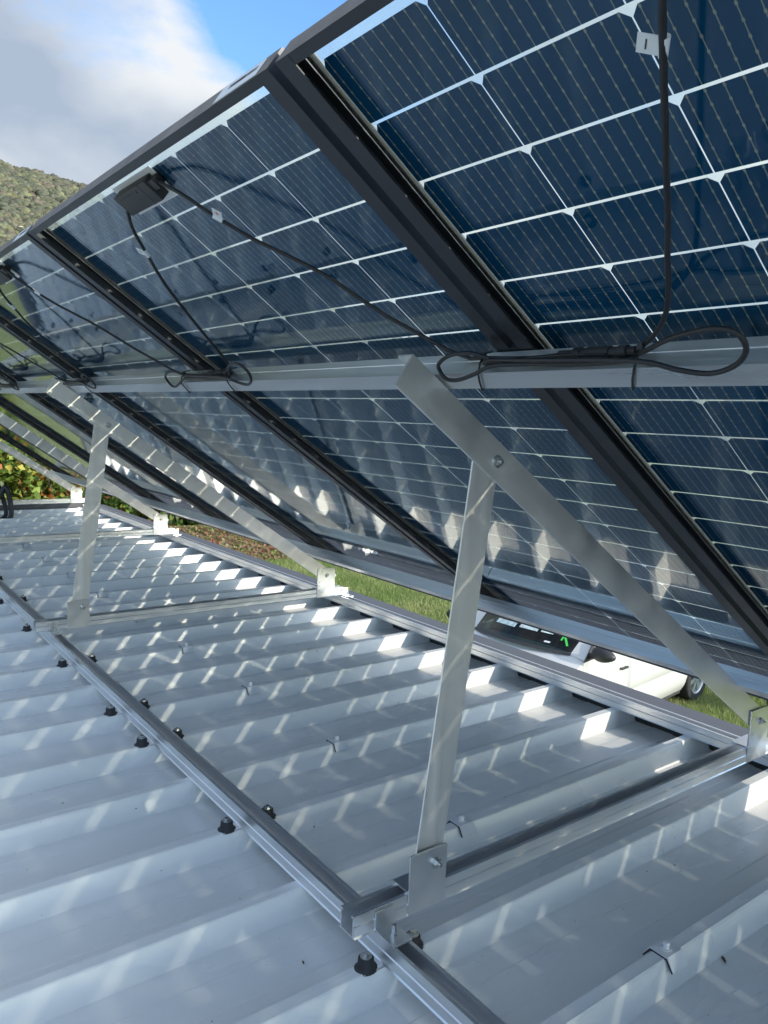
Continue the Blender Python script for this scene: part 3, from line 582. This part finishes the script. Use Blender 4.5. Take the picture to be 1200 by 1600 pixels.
# barcode stickers on the outer face of the top rail
def sticker(y0, y1_):
    b = MB(); b.box(ST0 - .0007, ST0 - .0001, y0, y1_, -.027, .002, 0)
    r2 = random.Random(5)
    yy = y0 + .012
    while yy < y1_ - .03: ww = r2.choice((.0004, .0007)); b.box(ST0 - .0010, ST0 - .0006, yy, yy + ww, -.013, -.005, 1); yy += ww + r2.choice((.0016, .0024, .003))
    return b.mesh('barcode_sticker', [M_label, M_ink])
st_mesh = sticker(.006, .125)
def pobj(name, me, parent, loc=(0, 0, 0), M=None):
    o = bpy.data.objects.new(name, me); col.objects.link(o); o.parent = parent; o.location = loc
    if M is not None: o.matrix_basis = M
    return o
plab = {-1: 'large nearest panel filling the upper right, with a hanging cable and minus tag', 0: 'second panel, upper centre, with a junction box and red plus tag on its lead', 1: 'third panel from the right, at the left edge with green reflections', 2: 'fourth panel from the right, mostly hidden, behind the second strut', 3: 'fifth panel from the right, a narrow dark strip past the second leg',
        4: 'sixth panel from the right, a thin strip above the sunlit hedge', 5: 'last panel of the row, above the far roof corner', -2: 'panel overhead beside the viewer, next to the nearest visible one', -3: 'panel at the near end of the row, behind the viewer'}
mirrorY = Matrix(((1, 0, 0, 0), (0, -1, 0, YO), (0, 0, 1, 0), (0, 0, 0, 1)))
for k in range(-3, 6):
    ya = k * PITCH
    root = empty('solar_panel', (0, ya, ZP), plab[k], 'solar panel', 'black framed solar panels in one row', rot=(0, TH, 0))
    pobj('frame_rail', long_a, root, (0, YI, 0))
    pobj('frame_rail', long_a, root, M=Matrix(((1, 0, 0, 0), (0, -1, 0, YO), (0, 0, 1, 0), (0, 0, 0, 1))))
    fr = pobj('frame_rail', short_a, root, (ST0, 0, 0)); pobj('frame_rail', short_a, root, M=Matrix(((-1, 0, 0, SB), (0, 1, 0, 0), (0, 0, 1, 0), (0, 0, 0, 1))))
    pobj('barcode_sticker', st_mesh, fr, (-ST0, 0, 0))
    pobj('rear_glass', glass_mesh, root); pobj('front_glass', front_mesh, root)
    if -1 <= k <= 3:
        for r in range(NR):
            for c in range(NC): pobj('cell', cell_mesh, root, ((r + .5) * RS, cell_y(c), 0))
    else:
        b = MB()
        for r in range(NR):
            for c in range(NC): b.add([(v[0] + (r + .5) * RS, v[1] + cell_y(c), v[2]) for v in cm.v], cm.f)
        tag(b.build('cell_sheet', M_cell, root), kind='stuff')
    j = pobj('junction_box', jb_mesh, root); pobj('sealant_bead', gm_mesh, j)
    c1 = pobj('cable', cp_mesh, root); pobj('slack_loop', cs_mesh, c1); c2 = pobj('cable', cn_mesh_near if k == -1 else cn_mesh, root); pobj('slack_loop', cr_mesh, c2)
    f1 = pobj('plus_label', fp_mesh, root); pobj('plus_sign', mk_mesh, f1); f2 = pobj('minus_label', fm_mesh, root, (0, .016, 0) if k == -1 else (0, 0, 0)); pobj('minus_sign', mk2_mesh, f2)
    pobj('connector', cn_m, root)
# end and mid clamps between neighbouring panels, at each purlin
def make_clamp(y, s, label):
    r = empty('panel_clamp', tuple(pw(s, y, 0)), label, 'clamp', 'mid clamps between neighbouring panels', rot=(0, TH, 0))
    b = MB(); b.box(-.025, .025, -.022, .022, .0062, .0092); b.box(-.025, .025, -.0085, .0085, -.030, .0062); b.build('clamp_block', M_frame, r)
    b = MB(); b.cyl((0, 0, .0092), (0, 0, 1), .0065, .006, 6); b.cyl((0, 0, -.036), (0, 0, 1), .004, .005, 8); b.build('bolt', M_steel, r)
YG = -.0356
for k in range(-2, 6):
    for s, nm in ((.507, 'middle'), (1.826, 'lower')):
        nb = {-2: 'behind the viewer', -1: 'beside the viewer', 0: 'left of the nearest panel', 1: 'left of the second panel', 2: 'left of the third panel', 3: 'left of the fourth panel', 4: 'left of the fifth panel', 5: 'left of the sixth panel'}[k]
        make_clamp(k * PITCH + YG, s, 'black clamp in the gap %s, over the %s purlin' % (nb, nm))
# cable ties round the bundles and the middle purlin
def make_tie(y, skew, label):
    P = [(.4835, y, .034), (.4725, y, .045), (.474, y, .064), (.484, y + skew * .15, .0765), (.505, y + skew * .6, .0768), (.527, y + skew, .0765), (.5285, y + skew, .055), (.5285, y + skew, .036)]
    b = MB(); pts = [pw(*p) for p in P]
    for p, q in zip(pts[:-1], pts[1:]): b.tube([p, p.lerp(q, .5), q], .0017, 6, res=1)
    o = pw(.4725, y, .05); b2 = Vector(o)
    b.box(b2.x - .004, b2.x + .003, b2.y - .004, b2.y + .004, b2.z - .004, b2.z + .004)
    tag(b.build('cable_tie', M_cable), label, 'cable tie', 'black ties holding leads to the middle purlin')
for k, nm in ((0, 'nearest'), (1, 'second'), (2, 'third')):
    make_tie(k * PITCH + .010, .030, 'black cable tie at the left end of the %s cable bundle' % nm)
    make_tie(k * PITCH - .276, .030, 'black cable tie at the right end of the %s cable bundle' % nm)

# ---------------------------------------------------------------- white van on the lawn
def make_van():
    M_paint = mat('white_car_paint', (0.56, 0.56, 0.54), rough=0.28, var=0.02, vscale=2, coat=0.6)
    M_plastic = mat('dark_car_plastic', (0.03, 0.03, 0.033), rough=0.5); M_tyre = mat('tyre_rubber', (0.025, 0.025, 0.026), rough=0.8, bump=0.4, bscale=60)
    M_rim = mat('painted_wheel_rim', (0.55, 0.56, 0.57), rough=0.35, metal=0.6); M_cg = thin_glass('vehicle_glass', tint=(.16, .24, .24), rough=0.01, boost=1.3)
    M_seat = mat('dark_interior', (0.035, 0.037, 0.04), rough=0.8); M_lamp = mat('lamp_glass', (0.6, 0.62, 0.64), rough=0.1, coat=1)
    ang = math.radians(7)
    root = empty('white_van', (5.33, 4.20, GZ), 'white van parked on the grass below the roof edge, black door mirror', 'van', rot=(0, 0, ang))
    # local: u along the body from the nose, v across (0 = near side), z up
    LEN, WID = 4.75, 1.78
    zt = lambda u: (.62 + .30 * min(1, u / .35) ** .6 if u < .35 else .92 + .22 * (u - .35) / .70) if u < 1.05 else 1.16
    def arch(u):
        z = .24
        for c in (.80, 4.05):
            q = .39 ** 2 - (u - c) ** 2
            if q > 0: z = max(z, .33 + math.sqrt(q))
        return z
    def yo(u, z):   # inset of the side from its widest line
        f = .10 * max(0, 1 - u / .55) ** 2 * 2.2 + .06 * max(0, (u - 4.4) / .35) ** 2
        t = (z - .62) / .5
        bulge = .018 * t * t + (.03 * math.exp(-((z - .56) / .04) ** 2)) + (.05 * max(0, (.34 - z) / .1) if z < .34 else 0)
        return f + bulge
    us = sorted(set([round(LEN * i / 89, 4) for i in range(90)] + [1.05, 1.074, 2.02, 2.044]))
    def side(v0, sgn, name):
        b = MB(); rows = 14; idx = {}
        for i, u in enumerate(us):
            z0 = arch(u); z1 = zt(u)
            for j in range(rows + 1):
                z = z0 + (z1 - z0) * j / rows; gro = .03 if (abs(u - 1.062) < .0125 or abs(u - 2.032) < .0125) and z > .36 else 0
                b.v.append((u, v0 + sgn * (yo(u, z) + gro), z))
        for i in range(len(us) - 1):
            for j in range(rows):
                p = i * (rows + 1) + j; f = (p, p + rows + 1, p + rows + 2, p + 1)
                b.f.append(f if sgn > 0 else tuple(reversed(f))); b.mi.append(0)
        return b
    body = side(0, 1, 'a'); bb = side(WID, -1, 'b'); o = len(body.v); body.v += bb.v; body.f += [tuple(i + o for i in f) for f in bb.f]; body.mi += bb.mi
    # hood and cowl, crowned
    V = []; ns = 16; hu = [u for u in us if u <= 1.052]
    for u in hu:
        for q in range(ns + 1):
            t = q / ns; v = yo(u, zt(u)) + (WID - 2 * yo(u, zt(u))) * t
            V.append((u - .17 * (1 - (2 * t - 1) ** 2) * (1 - u) * 1.0, v, zt(u) + .045 * (1 - (2 * t - 1) ** 4) * min(1, u * 2)))
    body.add(V, [(i * (ns + 1) + q, (i + 1) * (ns + 1) + q, (i + 1) * (ns + 1) + q + 1, i * (ns + 1) + q + 1) for i in range(len(hu) - 1) for q in range(ns)])
    # nose and tail
    V = [(-.17 * (1 - (2 * q / ns - 1) ** 2) + 0, yo(0, .6) + (WID - 2 * yo(0, .6)) * q / ns, z) for z in (.24, .40, .62) for q in range(ns + 1)]
    body.add(V, [(r * (ns + 1) + q, r * (ns + 1) + q + 1, (r + 1) * (ns + 1) + q + 1, (r + 1) * (ns + 1) + q) for r in range(2) for q in range(ns)])
    body.box(LEN - .02, LEN, .06, WID - .06, .26, 1.80)
    # roof, pillars and closed cargo side
    gi = .085
    def quad(b, P, k=0): b.add(P, [(0, 1, 2, 3)], k)
    roofp = [(1.90, 1.76), (2.3, 1.82), (3.4, 1.84), (LEN, 1.80)]
    V = []
    for u, z in roofp:
        for q in range(9): t = q / 8; V.append((u, .12 + (WID - .24) * t, z + .04 * (1 - (2 * t - 1) ** 2)))
    body.add(V, [(i * 9 + q, (i + 1) * 9 + q, (i + 1) * 9 + q + 1, i * 9 + q + 1) for i in range(3) for q in range(8)])
    for v0, v1 in ((.018, .12), (WID - .018, WID - .12)):
        sgn = 1 if v0 < 1 else -1
        def up(u, t): z = 1.16 + (1.80 - 1.16) * t; return (u, v0 + (v1 - v0) * t, z)
        quad(body, [up(2.10, 0), up(LEN, 0), up(LEN, 1), up(2.10, 1)]); 
        # A pillar
        quad(body, [(1.02, v0, 1.15), (1.20, v0, 1.16), (1.98, v1 - sgn * .004, 1.76), (1.88, v1, 1.765)]); quad(body, [(1.02, v0, 1.15), (1.88, v1, 1.765), (1.86, v1 + sgn * .06, 1.770), (1.03, v0 + sgn * .19, 1.172)])
    bo = body.build('body', M_paint, root, smooth=32)
    for sgn, v0, v1 in ((1, .02, .12), (-1, WID - .02, WID - .12)):
        b = MB(); quad(b, [(1.20, v0, 1.16), (2.10, v0, 1.16), (2.10, v1, 1.76), (1.98, v1, 1.76)]); b.build('side_window', M_cg, root)
    b = MB(); V = []
    for r in range(7):
        t = r / 6
        for q in range(13):
            s_ = q / 12; cur = (1 - (2 * s_ - 1) ** 2); V.append((1.04 + .83 * t - .14 * cur * (1 - .3 * t), (.205 - .03 * t) + (WID - 2 * (.205 - .03 * t)) * s_, 1.172 + .595 * t + .02 * cur))
    b.add(V, [(r * 13 + q, (r + 1) * 13 + q, (r + 1) * 13 + q + 1, r * 13 + q + 1) for r in range(6) for q in range(12)]); ws_ = b.build('windshield', M_cg, root, smooth=60)
    # black ceramic border / cowl strip, papers on the dashboard and a green arrow sticker
    b = MB(); V = []
    for q in range(13):
        s_ = q / 12; cur = 1 - (2 * s_ - 1) ** 2; x = 1.035 - .142 * cur; y = .20 + (WID - .40) * s_; V += [(x - .02, y, 1.166 + .012 * cur), (x + .02, y, 1.188 + .02 * cur)]
    b.add(V, [(2 * q, 2 * q + 2, 2 * q + 3, 2 * q + 1) for q in range(12)]); b.build('cowl', M_plastic, root)
    b = MB(); b.box(1.0, 1.5, .16, WID - .16, 1.00, 1.10); b.box(1.5, 1.62, .16, WID - .16, .5, 1.04); b.build('dashboard', M_seat, root)
    for v in (.42, 1.3):
        b = MB(); b.cham(1.95, 2.1, v - .25, v + .25, .5, 1.42, .05); b.cham(1.5, 2.0, v - .25, v + .25, .45, .68, .05); b.cham(1.98, 2.08, v - .13, v + .13, 1.43, 1.62, .03); b.build('seat', M_seat, root)
    M_paper = mat('pale_papers', (0.55, 0.66, 0.64), rough=0.6, var=0.4, vscale=18); M_green = mat('green_sticker', (0.05, 0.55, 0.08), rough=0.5)
    def on_glass(s_, t, lift=.006):
        cur = (1 - (2 * s_ - 1) ** 2); return Vector((1.04 + .83 * t - .14 * cur * (1 - .3 * t) - lift, (.205 - .03 * t) + (WID - 2 * (.205 - .03 * t)) * s_, 1.172 + .595 * t + .02 * cur + lift))
    b = MB()
    def patch(b, s0, t0, s1, t1, wdt, k=0):
        A = on_glass(s0, t0); B = on_glass(s1, t1); d = (B - A).normalized(); up_ = (on_glass(s0, t0 + .1) - on_glass(s0, t0)).normalized(); n_ = d.cross(up_).normalized() * wdt; n_ = up_ * wdt if abs(d.dot(up_)) < .7 else n_.cross(d).normalized() * wdt
        b.add([A - n_, B - n_, B + n_, A + n_], [(0, 1, 2, 3)], k)
    patch(b, .06, .10, .135, .25, .012); patch(b, .135, .25, .13, .16, .010); patch(b, .135, .25, .09, .235, .010); b.build('arrow_sticker', M_green, ws_)
    for (s0, s1, t) in ((.58, .80, .22), (.36, .54, .24), (.22, .33, .25)):
        b = MB(); patch(b, s0, t, s1, t, .035); b.build('visor_paper', M_paper, ws_)
    b = MB(); patch(b, .20, .10, .25, .10, .012); b.build('paper_ticket', M_label, ws_)
    # door mirrors
    for sgn, vv in ((-1, 0.0), (1, WID)):
        b = MB(); M_ = Matrix.Translation((1.10, vv + sgn * .17, 1.25))
        bm = bmesh.new(); bmesh.ops.create_uvsphere(bm, u_segments=20, v_segments=12, radius=1)
        for v in bm.verts:
            x, y, z = v.co; v.co = Vector((x * .085 * (1.0 if x < 0 else .35), y * .145, z * .085 * (1 - .25 * y * sgn)))
        bm.verts.index_update(); b.add([M_ @ v.co for v in bm.verts], [[v.index for v in f.verts] for f in bm.faces]); bm.free()
        b.tube([(1.11, vv + sgn * .0, 1.20), (1.11, vv + sgn * .05, 1.205), (1.11, vv + sgn * .10, 1.25)], .032, 10); mi = b.build('door_mirror', M_plastic, root, smooth=60)
        b = MB(); b.add([(.98, vv + sgn * .006, 1.14), (1.22, vv + sgn * .006, 1.15), (1.22, vv - sgn * .03, 1.33), (.98, vv - sgn * .004, 1.14), (1.22, vv - sgn * .004, 1.15), (1.22, vv - sgn * .04, 1.33)], [(0, 1, 2), (5, 4, 3), (0, 3, 4, 1), (1, 4, 5, 2), (2, 5, 3, 0)]); b.build('mirror_sail', M_plastic, mi)
    for v in (-.003,):
        b = MB(); b.cham(1.80, 1.95, v - .03, v - .012, .90, .925, .006); b.box(1.81, 1.83, v - .014, v + .02, .905, .92); b.box(1.92, 1.94, v - .014, v + .02, .905, .92); b.build('door_handle', M_plastic, root)
    # wheels
    for u in (.80, 4.05):
        for vv, sgn in ((.01, -1), (WID - .01, 1)):
            w_ = empty('wheel', (0, 0, 0), None, None); w_.parent = root; w_.location = (u, vv - sgn * .10, .325)
            b = MB(); n = 40; prof_ = [(.215, -.085), (.30, -.10), (.322, -.085), (.326, -.05), (.326, .05), (.322, .085), (.30, .10), (.215, .085)]
            V = [(r * math.cos(2 * math.pi * i / n), sgn * a, r * math.sin(2 * math.pi * i / n)) for (r, a) in prof_ for i in range(n)]
            b.add(V, [(j * n + i, j * n + (i + 1) % n, (j + 1) * n + (i + 1) % n, (j + 1) * n + i) for j in range(7) for i in range(n)]); b.build('tyre', M_tyre, w_, smooth=50)
            b = MB(); prof_ = [(.218, .09), (.205, .085), (.19, .05), (.185, -.06)]
            V = [(r * math.cos(2 * math.pi * i / n), sgn * a, r * math.sin(2 * math.pi * i / n)) for (r, a) in prof_ for i in range(n)]
            b.add(V, [(j * n + i, j * n + (i + 1) % n, (j + 1) * n + (i + 1) % n, (j + 1) * n + i) for j in range(3) for i in range(n)])
            for q in range(7):
                s0 = len(b.v); b.prism([(-.026, .05), (.026, .05), (.034, .195), (-.034, .195)], 'y', sgn * .055, sgn * .078); b.xf(Matrix.Rotation(2 * math.pi * q / 7, 4, 'Y'), s0)
            b.cyl((0, sgn * .05, 0), (0, sgn, 0), .06, .034, 20); b.build('rim', M_rim, w_, smooth=40)
            b = MB(); b.cyl((0, sgn * -.03, 0), (0, sgn, 0), .18, .01, 30); b.build('brake_disc', M_plastic, w_)
    b = MB(); b.box(.1, LEN - .05, .10, WID - .10, .20, .26); b.box(1.25, 3.60, .06, .12, .20, .60); b.box(4.5, LEN - .02, .1, .2, .2, .8); b.box(1.25, 3.60, WID - .12, WID - .06, .20, .60)
    for u in (.80, 4.05): b.box(u - .42, u + .42, .26, .30, .25, .85); b.box(u - .42, u + .42, WID - .30, WID - .26, .25, .85)
    b.build('underbody', M_seat, root)
    for v in (.12, WID - .42): b = MB(); b.cham(-.06, .12, v, v + .30, .62, .78, .03); b.build('headlight', M_lamp, root)
make_van()

# ---------------------------------------------------------------- small things
def make_teal_object():  # made-up bundle shape standing in for an unidentified teal object
    M = mat('teal_crumpled', (0.03, 0.12, 0.17), rough=0.55, var=0.6, vscale=7, bump=0.6, bscale=9)
    b = MB(); bm = bmesh.new(); bmesh.ops.create_icosphere(bm, subdivisions=4, radius=1)
    for v in bm.verts:
        p = v.co.copy(); k = 1 + .16 * noise.noise(p * 2.2) + .07 * noise.noise(p * 6); v.co = Vector((p.x * .26, p.y * .20, p.z * .62)) * k
    bm.verts.index_update(); b.add([v.co + Vector((0, 0, .60)) for v in bm.verts], [[v.index for v in f.verts] for f in bm.faces]); bm.free()
    o = b.build('unidentified_teal_object', M, smooth=180); o.location = (9.80, 3.80, GZ); tag(o, 'unidentified dark teal object on the grass at the right edge, given a made-up bundle shape', 'unidentified')
make_teal_object()
b = MB(); b.tube([(.80, 6.30, -.02), (.86, 6.28, .10), (.915, 6.26, .20), (.945, 6.25, .10), (.955, 6.24, -.02), (.93, 6.22, -.07), (.86, 6.2, -.075)], .020, 12)
b.tube([(.78, 6.34, -.02), (.82, 6.33, .12), (.86, 6.32, .22), (.90, 6.31, .12), (.925, 6.30, -.03), (.88, 6.27, -.075)], .018, 12)
tag(b.build('conduit_coil', mat('black_corrugated_conduit', (0.03, 0.03, 0.03), rough=0.45), smooth=50), 'coil of thick black conduit on the far end of the roof, at the left edge', 'conduit')
leafm = mat('dead_leaf_brown', (0.10, 0.06, 0.04), rough=0.8)
for i, (x, y, s, a, lab) in enumerate(((.858, -.215, .008, .9, 'small brown dead leaf in the roof valley at lower right'), (.645, .40, .005, .2, 'tiny brown leaf scrap in the valley left of the nearest leg'), (.20, .22, .004, 1.3, 'tiny dark leaf scrap in the valley left of the near rail'))):
    b = MB(); V = [(-1.3, 0, 0), (-.4, .45, .25), (.6, .35, .15), (1.2, 0, .1), (.5, -.4, .3), (-.5, -.35, .2)]
    b.add([(p * s, q * s, r * s) for p, q, r in V] + [(p * s, q * s, r * s + .0006) for p, q, r in V], [(5, 4, 3, 2, 1, 0), tuple(range(6, 12))] + [(j, (j + 1) % 6, 6 + (j + 1) % 6, 6 + j) for j in range(6)])
    o = b.build('dead_leaf', leafm); o.location = (x, y, ZV + .0025 + (.002 if i == 1 else 0)); o.rotation_euler = (0, 0, a); tag(o, lab, 'leaf', 'leaf scraps on the roof')
